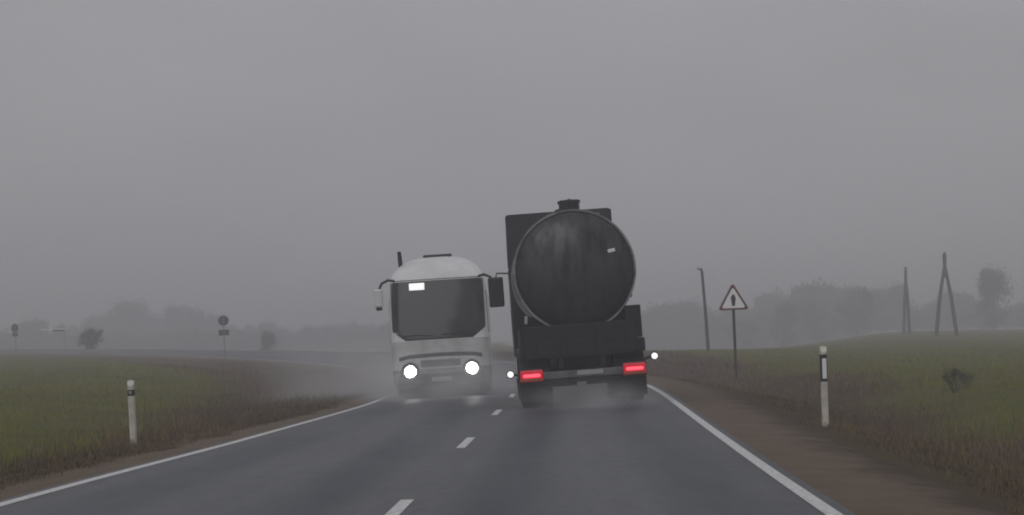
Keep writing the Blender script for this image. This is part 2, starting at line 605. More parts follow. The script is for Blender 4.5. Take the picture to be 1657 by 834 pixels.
M['white'] = paint('white_coach_paint', (.70, .71, .72), 0.30, 0, (.40, .39, .37), .5, 1.4, coat=.4)
M['greywhite'] = paint('veil_greyed_white_paint', (.56, .56, .565), 0.45, 0, (.34, .33, .32), .8, 1.5)  # greyed in its colour to stand for spray veiling the lower coach
M['whitelow'] = paint('dirty_veil_greyed_paint', (.24, .24, .245), 0.6, 0, (.11, .105, .10), .8, 2.2)  # dirty white, also greyed in colour for the spray veil low down
M['glass'] = paint('dark_tinted_glass', (.020, .021, .024), 0.12, 0, None, spec=.5)
M['red'] = glow('tail_lamp_red', (.62, .012, .035), 0.26)
M['redcore'] = glow('tail_lamp_bulb', (1.0, .09, .14), 1.3)
M['amber'] = paint('indicator_amber', (.35, .08, .02), 0.3)
M['lamp'] = glow('headlamp_white', (1.0, .99, .96), 30.0)
M['marker'] = glow('marker_lamp_white', (1.0, .97, .95), 1.0)
M['sign_lit'] = glow('route_display_white', (1.0, .97, .98), 0.75)
M['post'] = paint('delineator_plastic', (.62, .60, .54), 0.6, 0, (.30, .26, .20), .7, 5)
M['plate'] = paint('plate_pale', (.34, .34, .34), 0.5)
M['refl'] = paint('white_reflector', (.85, .86, .87), 0.2, coat=.6)
M['signred'] = paint('sign_red_border', (.13, .020, .026), 0.55, 0, (.05, .02, .022), .5, 5)
M['signwhite'] = paint('sign_white_sheet', (.88, .88, .88), 0.4)
M['signback'] = paint('sign_back_grey', (.05, .05, .053), 0.6)
M['postbrown'] = paint('rusty_post', (.07, .042, .036), 0.8, 0, (.03, .02, .018), .6, 8)
M['wood'] = paint('weathered_pole_wood', (.060, .054, .050), 0.9, 0, (.03, .027, .025), .7, 2)
M['concrete'] = paint('pale_concrete', (.30, .30, .30), 0.8, 0, (.18, .17, .16), .6, 3)
M['bark'] = paint('dark_bark', (.045, .038, .033), 0.95, 0, (.025, .02, .018), .6, 4)
tw = NT('winter_twigs')
twf = tw.noise(0.7, 3, 0.6)
tw.base(tw.ramp(twf, [(0.3, (.030, .027, .023)), (0.7, (.062, .055, .045))])); tw.rough(0.95)
M['twig'] = tw.m
eg = NT('dull_evergreen')
egf = eg.noise(1.5, 3, 0.6)
eg.base(eg.ramp(egf, [(0.3, (.018, .022, .014)), (0.7, (.045, .05, .028))])); eg.rough(0.95)
M['ever'] = eg.m

def frame_at(s, t, yaw, extra_roll=0.0):
    """vehicle frame on the road: yaw to the right of +Y, rolled with the crossfall"""
    p = RP(s, t)
    roll = math.atan(float(crossfall(s))) + extra_roll
    return Matrix.Translation(Vector(p)) @ Matrix.Rotation(-yaw, 4, 'Z') @ Matrix.Rotation(-roll, 4, 'Y')

def wheel(parent, x, y, r, w, rim_mat, side):
    """wheel > tyre, rim; axis along x"""
    h = MB().lathe([(x - w * .22, .13), (x + w * .22, .13)], 'X', 16, (0, y, r)).done('wheel', M['dark'], parent)
    b = w * .5
    MB().lathe([(x - b, r * .60), (x - b, r * .90), (x - b * .8, r * .985), (x - b * .3, r), (x + b * .3, r), (x + b * .8, r * .985), (x + b, r * .90), (x + b, r * .60)],
               'X', 36, (0, y, r), False).done('tyre', M['rubber'], h, True, 50)
    o = side * b
    MB().lathe([(x + o * .82, r * .61), (x + o * .86, r * .56), (x + o * .4, r * .50), (x + o * .3, r * .30), (x + o * .6, r * .24), (x + o * .6, .02)],
               'X', 28, (0, y, r), True).done('rim', rim_mat, h, True, 40)
    return h

# ------------------------------------------------------------------ tanker truck (origin: rear, on the road, forward = +y)
truck = empty('tanker_truck', frame_at(43.3, 1.72, -0.014, math.radians(1.8)))
prop(truck, 'dark grey tanker truck seen from behind with red tail lights, leaning left', 'truck')
R_T, ZC, TL = 1.22, 2.73, 6.0
prof = []
for k in range(0, 9):                                    # dished rear end
    q = k / 8 * math.pi / 2
    prof.append((0.42 - 0.40 * math.cos(q), R_T * max(.001, math.sin(q)) * .985))
prof += [(0.44, R_T), (TL - .3, R_T)]
for k in range(7, -1, -1):
    q = k / 8 * math.pi / 2
    prof.append((TL - .3 + 0.26 * math.cos(q), R_T * max(.001, math.sin(q))))
tank = MB().lathe(prof, 'Y', 72, (0, 0, ZC)).done('tank', M['tank'], truck, True, 60)
def ring(y0, y1, r0, r1, name, mat, parent):
    return MB().lathe([(y0, r0), (y0, r1), (y1, r1), (y1, r0)], 'Y', 72, (0, 0, ZC), False).done(name, mat, parent, True, 40)
ring(.36, .46, R_T - .02, R_T + .022, 'end_band', M['band'], tank)
for yy in (1.6, 2.9, 4.2):
    ring(yy, yy + .07, R_T - .02, R_T + .012, 'strap_band', M['steel'], tank)
# top manhole with lid, walkway and rails
mh = MB().lathe([(ZC + R_T - .06, .21), (ZC + R_T + .16, .21), (ZC + R_T + .16, .235), (ZC + R_T + .21, .235), (ZC + R_T + .23, .18)], 'Z', 28, (0, .72, 0)).done('manhole', M['black'], tank, True)
MB().box(-.03, .03, .50, .56, ZC + R_T + .02, ZC + R_T + .24, .01).done('hinge', M['dark'], mh)
for yy in (2.2, 4.0):
    MB().lathe([(ZC + R_T - .06, .25), (ZC + R_T + .12, .25), (ZC + R_T + .15, .18)], 'Z', 24, (0, yy, 0)).done('manhole', M['black'], tank, True)
MB().box(.30, .62, 1.0, 5.4, ZC + R_T - .10, ZC + R_T - .05, .01).done('walkway', M['steel'], tank)
# small fittings on the tank end
pl = MB().box(-.13, .13, -.012, .012, -.035, .035, .008).done('reflective_plate', M['refl'], tank)
pl.matrix_local = Matrix.Translation((.70, .12, ZC + .33)) @ Matrix.Rotation(-.17, 4, 'Y') @ Matrix.Rotation(-.2, 4, 'Z')
pl = MB().box(-.03, .03, -.012, .012, -.08, .08, .008).done('reflective_plate', M['plate'], truck)
pl.matrix_local = Matrix.Translation((-1.06, .03, 1.80)) @ Matrix.Rotation(.1, 4, 'Y')
# chassis, rear cabinet and side lockers
for sx in (-1, 1):
    MB().box(sx * .42 - .05, sx * .42 + .05, .15, 8.6, .78, 1.06, .01).done('chassis_rail', M['dark'], truck)
for yy in (.5, 2.2, 3.8, 5.4):
    MB().prism([(-.9, 1.06), (.9, 1.06), (1.05, 1.9), (.75, 1.78), (.45, 1.62), (0, 1.55), (-.45, 1.62), (-.75, 1.78), (-1.05, 1.9)], yy, yy + .12).done('saddle', M['dark'], truck)
cab_ = MB().box(-1.14, 1.14, .10, .62, 1.00, 1.66, .03, 2).done('rear_cabinet', M['dark'], truck)
for xx in (-.61, .0, .61):
    MB().box(xx - .285, xx + .285, .085, .105, 1.06, 1.50, .01).done('cabinet_door', M['dark'], cab_)
for xx in (-.61, .0, .61):
    MB().box(xx - .07, xx + .07, .06, .09, 1.30, 1.335, .006).done('door_handle', M['black'], cab_)
for sx in (-1, 1):
    if sx > 0:
        MB().box(.93, 1.25, .12, 1.9, 1.30, 1.95, .02, 2).done('locker', M['dark'], truck)
        MB().box(1.05, 1.29, .12, 1.9, 1.02, 1.29, .03, 2).done('locker_step', M['dark'], truck)
    else:
        MB().box(-1.22, -1.0, .12, 1.9, 1.05, 1.62, .02, 2).done('locker', M['dark'], truck)
    # arched mudguard over the rear bogie
    rows = []
    for k in range(13):
        q = math.pi * k / 12
        rows.append([(sx * .66, 1.45 + math.cos(q) * 1.15, .52 + .72 * math.sin(q)), (sx * 1.27, 1.45 + math.cos(q) * 1.15, .52 + .72 * math.sin(q)),
                     (sx * 1.27, 1.45 + math.cos(q) * 1.11, .52 + .69 * math.sin(q)), (sx * .66, 1.45 + math.cos(q) * 1.11, .52 + .69 * math.sin(q))])
    MB().grid(rows, True, True, True).done('mudguard', M['black'], truck)
    MB().box(sx * .97 - .30, sx * .97 + .30, .22, .235, .14, .66, .004).done('mudflap', M['black'], truck)
    MB().box(sx * 1.24 - .015, sx * 1.24 + .015, 2.9, 5.4, .55, 1.0, .008).done('side_guard', M['steel'], truck)
# under-run bumper with lamps
bump = MB().box(-1.22, 1.22, -.02, .10, .585, .735, .025, 2).done('bumper', M['alu'], truck)
MB().box(-1.0, 1.0, .0, .07, .50, .555, .012).done('underrun_bar', M['dark'], bump)
MB().box(-.12, .40, -.036, -.022, .63, .72, .005).done('number_plate', M['plate'], bump)
for sx in (-1, 1):
    tl = MB().box(sx * 1.03 - .23, sx * 1.03 + .23, -.065, -.015, .56, .80, .03, 2).done('tail_light', M['red'], truck)
    MB().box(sx * 1.03 - .17, sx * 1.03 + .17, -.080, -.062, .655, .715, .02, 2).done('lit_strip', M['redcore'], tl)
    MB().box(sx * 1.03 - .21, sx * 1.03 + .21, -.074, -.062, .575, .625, .012, 2).done('indicator_lens', M['amber'], tl)
    MB().box(sx * 1.03 - .24, sx * 1.03 + .24, -.05, -.02, .535, .825, .03, 2).done('lamp_surround', M['black'], tl)
# outline marker lamps on rubber stalks
for sx, zz in ((-1, .74), (1, .90)):
    stalk = MB().tube([(sx * 1.18, .06, zz - .05), (sx * 1.30, .05, zz - .03), (sx * 1.40, .04, zz)], [.03, .025, .03], 10).done('marker_stalk', M['rubber'], truck, True)
    MB().lathe([(-.035, .045), (-.02, .062), (.03, .062), (.045, .04)], 'Y', 20, (sx * 1.45, .02, zz)).done('marker_lamp', M['marker'], stalk, True)
    MB().lathe([(.045, .07), (.03, .085), (.075, .085), (.09, .05)], 'Y', 20, (sx * 1.45, .02, zz)).done('lamp_housing', M['black'], stalk, True)
for yy in (1.0, 2.35):
    for sx in (-1, 1):
        wheel(truck, sx * 1.09, yy - .02, .50, .30, M['alu'], sx)
        wheel(truck, sx * .76, yy - .02, .50, .30, M['alu'], sx)
for sx in (-1, 1):
    wheel(truck, sx * 1.06, 7.4, .50, .32, M['alu'], sx)
    MB().tube([(sx * .1, 1.0 - .02, .5), (sx * .6, 1.0 - .02, .5)], .09, 12).done('axle', M['dark'], truck)
# cab with tall bulkhead and roof deflector
CB = 6.25
cab = MB().box(-1.24, 1.20, CB, CB + 2.1, 1.0, 3.1, .06, 2).done('cab', M['dark'], truck)
MB().prism([(-1.24, 3.10), (1.20, 3.10), (1.20, 4.24), (1.12, 4.28), (-1.19, 4.28), (-1.24, 4.23)], CB + .05, CB + .12).done('roof_deflector', M['black'], cab)
for sx in (-1, 1):
    x = -1.22 if sx < 0 else 1.18
    MB().grid([[(x - .015, CB + .12, 3.1), (x - .015, CB + 1.9, 3.1), (x - .015, CB + 1.6, 3.5), (x - .015, CB + .12, 4.2)],
               [(x + .015, CB + .12, 3.1), (x + .015, CB + 1.9, 3.1), (x + .015, CB + 1.6, 3.5), (x + .015, CB + .12, 4.2)]], True, True, True).done('deflector_side', M['dark'], cab)
    MB().box(x - .02, x + .02, CB + 1.0, CB + 1.8, 2.1, 2.85, .01).done('side_window', M['glass'], cab)
MB().box(-1.12, 1.08, CB + 2.08, CB + 2.12, 1.95, 2.95, .01).done('windscreen', M['glass'], cab)
MB().box(-1.22, 1.18, CB + 1.9, CB + 2.25, .35, .98, .06, 2).done('front_bumper', M['dark'], truck)
MB().box(-1.22, 1.18, CB + .0, CB + 1.7, .5, .98, .05, 2).done('step_panel', M['dark'], truck)
for sx in (-1, 1):
    x = -1.24 if sx < 0 else 1.20
    arm = MB().tube([(x, CB + 1.9, 3.0), (x + sx * .27, CB + 1.95, 3.02), (x + sx * .30, CB + 1.95, 2.9)], .02, 8).done('mirror_arm', M['black'], truck)
    MB().box(x + sx * .30 - .19, x + sx * .30 + .17, CB + 1.90, CB + 2.02, 2.22, 2.93, .04, 2).done('mirror', M['black'], arm)

# ------------------------------------------------------------------ coach (origin: front centre, on the road; forward = +y towards the camera)
sF, sR_ = 56.2, 67.6
pf = RP(sF, -1.83); pr = RP(sR_, -1.78)
yaw = math.atan2(pf[0] - pr[0], pf[1] - pr[1])
roll_c = math.atan(float(crossfall(sF)))
coach = empty('coach', Matrix.Translation(Vector(pf)) @ Matrix.Rotation(-yaw, 4, 'Z') @ Matrix.Rotation(roll_c + math.radians(.5), 4, 'Y'))
prop(coach, 'white coach with lit headlights and dark windscreen coming towards the camera', 'bus')
BL = 11.2
LEV = [  # z, half width, front inset, rear inset, corner radius, front bow
    (.30, 1.20, .10, .10, .18, .10), (.40, 1.25, .02, .04, .20, .12), (.75, 1.27, .0, .0, .22, .13), (1.10, 1.27, .01, .0, .24, .13), (1.48, 1.27, .03, .0, .26, .13),
    (2.0, 1.27, .13, .0, .28, .13), (2.6, 1.265, .27, .02, .30, .13), (3.06, 1.25, .40, .05, .32, .13), (3.14, 1.235, .47, .08, .33, .13),
    (3.27, 1.18, .62, .14, .35, .12), (3.43, 1.06, .85, .25, .38, .11), (3.57, .88, 1.15, .4, .40, .10), (3.67, .66, 1.5, .6, .38, .08), (3.72, .42, 1.9, .8, .3, .05)]
def lev(z):
    L = np.array(LEV)
    return [float(np.interp(z, L[:, 0], L[:, k])) for k in range(1, 6)]
def front_y(x, z):
    w, fi, ri, cr_, bow = lev(z)
    ax = min(abs(x), w)
    y = -fi - bow * (ax / w) ** 2
    if ax > w - cr_:
        q = (ax - (w - cr_)) / cr_
        y -= cr_ * (1 - math.sqrt(max(0, 1 - q * q)))
    return y
def plan(z):
    w, fi, ri, cr_, bow = lev(z)
    pts = []
    xs = [w * math.sin(math.pi / 2 * k / 14) for k in range(-14, 15)]
    for x in xs:
        pts.append((x, front_y(x, z), z))
    n = 10
    yr = -BL + ri
    y0 = pts[-1][1]
    for k in range(1, n):
        pts.append((w, y0 + (yr + cr_ - y0) * k / n, z))
    for k in range(7):
        q = math.pi / 2 * k / 6
        pts.append((w - cr_ + cr_ * math.cos(q), yr + cr_ - cr_ * math.sin(q), z))
    for k in range(7):
        q = math.pi / 2 * (1 - k / 6)
        pts.append((-w + cr_ - cr_ * math.cos(q), yr + cr_ - cr_ * math.sin(q), z))
    for k in range(n - 1, 0, -1):
        pts.append((-w, y0 + (yr + cr_ - y0) * k / n, z))
    return pts
zs = [1.483, 1.75, 2.0, 2.3, 2.6, 2.85, 3.06, 3.14, 3.27, 3.35, 3.43, 3.50, 3.57, 3.62, 3.67, 3.70, 3.72]
body = MB().grid([plan(z) for z in zs], True, True, True).done('body', M['white'], coach, True, 50)
lower = MB().grid([plan(z) for z in (.75, .9, 1.10, 1.3, 1.478)], True, True, True).done('lower_body', M['greywhite'], coach, True, 50)
skirt = MB().grid([plan(z) for z in (.30, .40, .55, .745)], True, True, True).done('skirt', M['whitelow'], coach, True, 50)
def on_front(outline_fn, z0, z1, nz, nx, off, name, mat, parent, thick=.02):
    """sheet with thickness that follows the curved front; outline_fn(z) -> (x0, x1)"""
    outer, inner = [], []
    for j in range(nz + 1):
        z = z0 + (z1 - z0) * j / nz
        a0, a1 = outline_fn(z)
        outer.append([(a0 + (a1 - a0) * i / nx, front_y(a0 + (a1 - a0) * i / nx, z) + off, z) for i in range(nx + 1)])
        inner.append([(p[0], p[1] - thick, p[2]) for p in outer[-1]])
    m = MB().grid(outer).grid(inner)
    edge_o = outer[0] + [r[-1] for r in outer[1:]] + outer[-1][::-1][1:] + [r[0] for r in outer[::-1][1:]]
    edge_i = inner[0] + [r[-1] for r in inner[1:]] + inner[-1][::-1][1:] + [r[0] for r in inner[::-1][1:]]
    m.grid([edge_o, edge_i])
    return m.done(name, mat, parent, True, 50)
def ws(g_):
    def f(z):
        h = 1.185 + g_
        zb = 1.54 - g_
        if z < zb + .26:
            h -= .34 * (1 - (z - zb) / .26) ** 1.0
        return (-h, h)
    return f
wsc = on_front(ws(0.035), 1.505, 3.095, 26, 40, .006, 'windscreen_surround', M['black'], body)
win = on_front(ws(-0.02), 1.56, 3.03, 24, 40, .012, 'windscreen', M['glass'], coach)
MB().tube([(-.6 + .2 * (z - 1.6), front_y(-.6, z) + .02, z) for z in (1.60, 1.66, 1.72)], .012, 6).done('wiper_arm', M['black'], win)
for x0, x1 in ((-.9, -.05), (.15, 1.0)):
    MB().tube([(x0, front_y(x0, 1.60) + .03, 1.60), ((x0 + x1) / 2, front_y((x0 + x1) / 2, 1.64) + .03, 1.64), (x1, front_y(x1, 1.62) + .03, 1.62)], .014, 6).done('wiper', M['black'], win)
# lit route display seen at the top of the windscreen (bus right = image left)
dx0, dx1 = .32, .72
on_front(lambda z: (dx0, dx1), 2.82, 3.0, 3, 4, .028, 'route_display', M['sign_lit'], win, .012)
# moulded front: swage line, grille, bumper, plate
def sw(x):
    return 1.06 + .05 * math.cos(x * 1.3) - .16 * max(0, abs(x) - .85) ** 1.0
xs = np.linspace(-1.08, 1.08, 25)
MB().grid([[(x, front_y(x, sw(x) + dz) + dy, sw(x) + dz) for x in xs] for dz, dy in ((-.05, .002), (-.03, .022), (.03, .022), (.05, .002))]).done('swage_line', M['alu'], body, True)
gr_ = on_front(lambda z: (-.52, .52), .80, .98, 3, 12, .012, 'grille', M['whitelow'], coach, .02)
for zz in (.84, .89, .94):
    on_front(lambda z: (-.48, .48), zz - .008, zz + .008, 1, 12, .022, 'grille_slat', M['steel'], gr_, .012)
bp = on_front(lambda z: (-1.12, 1.12), .34, .62, 4, 24, .03, 'bumper', M['dark'], coach, .03)
on_front(lambda z: (-.26, .26), .42, .53, 1, 4, .042, 'number_plate', M['plate'], bp, .01)
for sx in (-1, 1):
    hx, hz = sx * .80, .70
    yb = front_y(hx, hz)
    hl = MB().lathe([(yb - .12, .235), (yb + .02, .245), (yb + .055, .225), (yb + .05, .165), (yb + .0, .155)], 'Y', 32, (hx, 0, hz)).done('headlight', M['black'], coach, True, 40)
    MB().lathe([(yb + .01, .150), (yb + .045, .128), (yb + .062, .08), (yb + .067, .01)], 'Y', 28, (hx, 0, hz)).done('lens', M['lamp'], hl, True, 60)
    # hanging mirrors on curved arms
    arm = MB().tube([(sx * 1.12, front_y(1.12, 3.1) + .03, 3.10), (sx * 1.26, front_y(1.12, 3.1) + .30, 3.12), (sx * 1.42, front_y(1.12, 3.1) + .42, 3.04), (sx * 1.50, front_y(1.12, 3.1) + .42, 2.88)], .035, 10).done('mirror_arm', M['black'], coach, True)
    ym = front_y(1.12, 3.1) + .42
    mi = MB().box(sx * 1.52 - .11, sx * 1.52 + .11, ym - .09, ym + .09, 2.42, 2.90, .05, 3).done('mirror', M['white'], arm)
    MB().box(sx * 1.52 - .08, sx * 1.52 + .08, ym - .07, ym + .07, 2.34, 2.44, .03, 2).done('mirror_foot', M['black'], mi)
    # side glazing: separate panes in a dark band
    xw = sx * 1.2675
    y = -1.1
    while y > -BL + 1.0:
        y2 = max(y - 1.52, -BL + .6)
        MB().box(xw - .006, xw + .014 if sx > 0 else xw + .006, y2 + .04, y, 1.62, 2.72, .004).done('side_window', M['glass'], coach) if sx > 0 else \
            MB().box(xw - .014, xw + .006, y2 + .04, y, 1.62, 2.72, .004).done('side_window', M['glass'], coach)
        y = y2 - .02
    for yy in (-2.6, -8.3):
        wheel(coach, sx * 1.10, yy, .50, .30, M['steel'], sx)
        MB().lathe([(sx * 1.262, .56), (sx * 1.274, .56), (sx * 1.274, .62), (sx * 1.262, .62)], 'X', 36, (0, yy, .56), False).done('wheel_arch', M['black'], coach)
    for yy in (-4.6, -6.0):
        x0, x1 = sorted((sx * 1.262, sx * 1.282))
        MB().box(x0, x1, yy - .62, yy + .62, .62, 1.40, .006).done('luggage_flap', M['white'], coach)
# passenger door on the bus's right-hand side
dr = MB().box(1.262, 1.286, -1.62, -.72, .50, 2.70, .008).done('door', M['white'], coach)
MB().box(1.284, 1.294, -1.52, -.82, 1.30, 2.60, .006).done('door_window', M['glass'], dr)
MB().tube([(1.30, -1.45, 1.0), (1.32, -1.45, 1.15), (1.30, -1.45, 1.3)], .012, 8).done('door_handle', M['steel'], dr)
# roof hatch, rear-roof unit and upright roof pipe
ht = MB().box(-.40, .36, -2.9, -2.0, 3.71, 3.79, .02, 2).done('roof_hatch', M['black'], coach)
MB().box(-.5, .5, -7.5, -5.6, 3.69, 3.77, .03, 2).done('cooling_unit', M['white'], coach)
MB().tube([(.98, -2.0, 3.42), (.985, -2.0, 3.66), (1.0, -2.0, 3.92)], [.055, .06, .05], 12).done('roof_pipe', M['dark'], coach, True)

# ------------------------------------------------------------------ delineator posts
def delineator(x, y, h, tilt, label, black_z, white_refl):
    z = gz(x, y)
    o = empty('delineator_post', Matrix.Translation((x, y, z)) @ Matrix.Rotation(tilt, 4, 'Y'))
    prop(o, label, 'marker post', 'white delineator posts beside the road')
    sec = [(-.06, .03), (-.045, -.045), (0, -.06), (.045, -.045), (.06, .03), (0, .045)]
    def seg(z0, z1, k, nm, mt, par, slope=0.0):
        return MB().grid([[(a * k, b * k, z0) for a, b in sec], [(a * k, b * k, z1 + slope * b) for a, b in sec]], True, True, True).done(nm, mt, par)
    seg(-.25, black_z[0], 1.0, 'post', M['post'], o)
    bk = seg(black_z[0] - .002, black_z[1], 1.06, 'black_band', M['black'], o)
    seg(black_z[1] - .002, h, 1.0, 'cap', M['post'], o, 1.0)
    zc_ = (black_z[0] + black_z[1]) / 2
    hh = (black_z[1] - black_z[0]) / 2
    if white_refl:
        MB().box(-.036, .036, -.080, -.062, zc_ - hh * .8, zc_ + hh * .7, .008).done('reflector', M['refl'], bk)
    else:
        MB().box(-.02, .02, -.080, -.062, zc_ - .02, zc_ + .03, .006).done('reflector', M['plate'], bk)
    return o
delineator(5.30, 37.0, 1.34, -.01, 'white roadside marker post with black band and bright reflector, right of the road', (.78, 1.24), True)
delineator(-6.45, 36.6, 1.05, -.035, 'white roadside marker post with thin black band on the left verge', (.83, .93), False)

# ------------------------------------------------------------------ warning sign
def warn_sign():
    x, y = 8.72, 85.0
    K = 1.27
    z = gz(x, y)
    o = empty('warning_sign', Matrix.Translation((x, y, z)) @ Matrix.Rotation(-.02, 4, 'Y') @ Matrix.Rotation(.05, 4, 'Z') @ Matrix.Scale(K, 4))
    prop(o, 'triangular red bordered warning sign on a brown post right of the road', 'road sign')
    base = (2.37 - z) / K            # lower edge above ground, in sign units
    MB().tube([(0, .04, -.3), (0, .04, base + .72)], .045, 12).done('post', M['postbrown'], o, True)
    def tri(side, y0, y1, mt, nm, dz=0.0, par=o):
        h = side * math.sqrt(3) / 2
        r = side * .06
        pts = []
        corners = [(-side / 2, 0), (side / 2, 0), (0, h)]
        cx, cz = 0, h / 3
        for (px, pz) in corners:
            ux, uz = cx - px, cz - pz
            L = math.hypot(ux, uz); ux /= L; uz /= L
            qx, qz = px + ux * 2 * r, pz + uz * 2 * r
            a0 = math.atan2(-uz, -ux)
            for k in range(-3, 4):
                a_ = a0 + k * math.pi / 9
                pts.append((qx + r * math.cos(a_), qz + r * math.sin(a_) + base + dz))
        return MB().prism(pts, y0, y1).done(nm, mt, par)
    face = tri(.98, -.012, .0, M['signred'], 'border_panel')
    tri(.76, -.018, -.013, M['signwhite'], 'white_panel', .060, face)
    b0 = base + .060
    MB().prism([(-.045, b0 + .07), (.045, b0 + .07), (.06, b0 + .20), (.075, b0 + .33), (.03, b0 + .42), (-.03, b0 + .42), (-.075, b0 + .33), (-.06, b0 + .20)], -.024, -.019).done('symbol', M['black'], face)
    for zz in (.15, .5):
        MB().box(-.09, .09, .0, .09, base + zz, base + zz + .04, .005).done('clamp', M['steel'], o)
warn_sign()

# ------------------------------------------------------------------ signs seen from behind on the left of the bend
def back_sign(x, y, yaw, label, discs, top):
    z = gz(x, y)
    o = empty('road_sign', Matrix.Translation((x, y, z)) @ Matrix.Rotation(-.03, 4, 'Y') @ Matrix.Rotation(yaw, 4, 'Z'))
    prop(o, label, 'road sign', 'signs turned away along the bend')
    MB().tube([(0, 0, -.3), (0, 0, top - z - .1)], .035, 10).done('post', M['steel'], o, True)
    for kind, zz, r in discs:
        c_ = zz - z
        if kind == 'round':
            p_ = MB().lathe([(.05, r), (.062, r)], 'Y', 32, (0, 0, c_)).done('sign_panel', M['signback'], o)
        else:
            p_ = MB().box(-r, r, .05, .062, c_ - r * .55, c_ + r * .55, .004).done('sign_panel', M['signback'], o)
        MB().box(-r * .7, r * .7, .03, .05, c_ - .03, c_ + .03, .004).done('bracket', M['signback'], p_)
back_sign(-20.0, 150, .10, 'two dark sign panels on one post seen from behind inside the bend', [('round', 3.05, .36), ('rect', 2.22, .36)], 3.4)
back_sign(-45.5, 198, .9, 'small narrow dark sign on a thin post at the far left edge', [('round', 3.25, .40), ('rect', 2.65, .30)], 3.6)

# ------------------------------------------------------------------ utility poles
def pole(x, y, top, lean, label):
    z = gz(x, y)
    h = top - z
    o = empty('utility_pole', Matrix.Translation((x, y, z)))
    prop(o, label, 'pole')
    MB().tube([(0, 0, -.5), (lean * .5, 0, h * .5), (lean, 0, h - .25), (lean - .10, 0, h - .02)], [.12, .10, .085, .06], 12).done('shaft', M['wood'], o, True)
    MB().box(lean - .30, lean + .05, -.04, .04, h - .12, h - .05, .01).done('bracket', M['dark'], o)
    MB().lathe([(h - .05, .03), (h + .02, .05), (h + .08, .035)], 'Z', 12, (lean - .26, 0, 0)).done('insulator', M['concrete'], o)
pole(12.6, 140, 5.75, -.32, 'thin single pole leaning left beside the warning sign')
def a_pole(x, y, top, spread, yaw, lean, label):
    z = gz(x, y)
    h = top - z
    o = empty('power_pole', Matrix.Translation((x, y, z)) @ Matrix.Rotation(yaw, 4, 'Z') @ Matrix.Rotation(lean, 4, 'Y'))
    prop(o, label, 'power pole', 'A-shaped wooden power poles in the field')
    for sx in (-1, 1):
        MB().tube([(sx * spread / 2, 0, -.5), (sx * spread * .27, 0, h * .45), (sx * .08, 0, h * .80)], [.21, .19, .16], 10).done('leg', M['wood'], o, True)
    MB().tube([(0, 0, h * .70), (0, 0, h - .3), (0, 0, h)], [.20, .18, .10], 10).done('top_post', M['wood'], o, True)
    for k_ in (-1, 1):
        MB().lathe([(h - .5, .05), (h - .42, .09), (h - .34, .07), (h - .3, .02)], 'Z', 10, (k_ * .2, 0, 0)).done('insulator', M['concrete'], o)
a_pole(44.0, 220, 9.35, 2.3, .15, 0.0, 'taller A-shaped wooden power pole, right one of the two in the field')
a_pole(47.6, 262, 9.2, 2.2, 1.05, 0.02, 'shorter-looking fainter power pole, left one of the two in the field')

# ------------------------------------------------------------------ bus shelter far left across the bend
x, y = -54.6, 257.0
rz_ = 3.45 - gz(x, y)        # roof height above its ground
o = empty('bus_shelter', Matrix.Translation((x, y, gz(x, y))) @ Matrix.Rotation(.2, 4, 'Z'))
prop(o, 'small open shelter with a pale flat roof beyond the far road on the left', 'shelter')
rf = MB().box(-1.5, 1.5, -.9, .9, rz_, rz_ + .15, .02).done('roof', M['signwhite'], o)
MB().box(-.1, 1.3, -.93, -.902, rz_ - .15, rz_ + .05, .005).done('dark_underside', M['dark'], rf)  # dark strip drawn for the roof's dark underside
for xx in (-1.35, 1.26):
    MB().box(xx - .025, xx + .025, .55, .60, -.1, rz_, .006).done('post', M['concrete'], o)

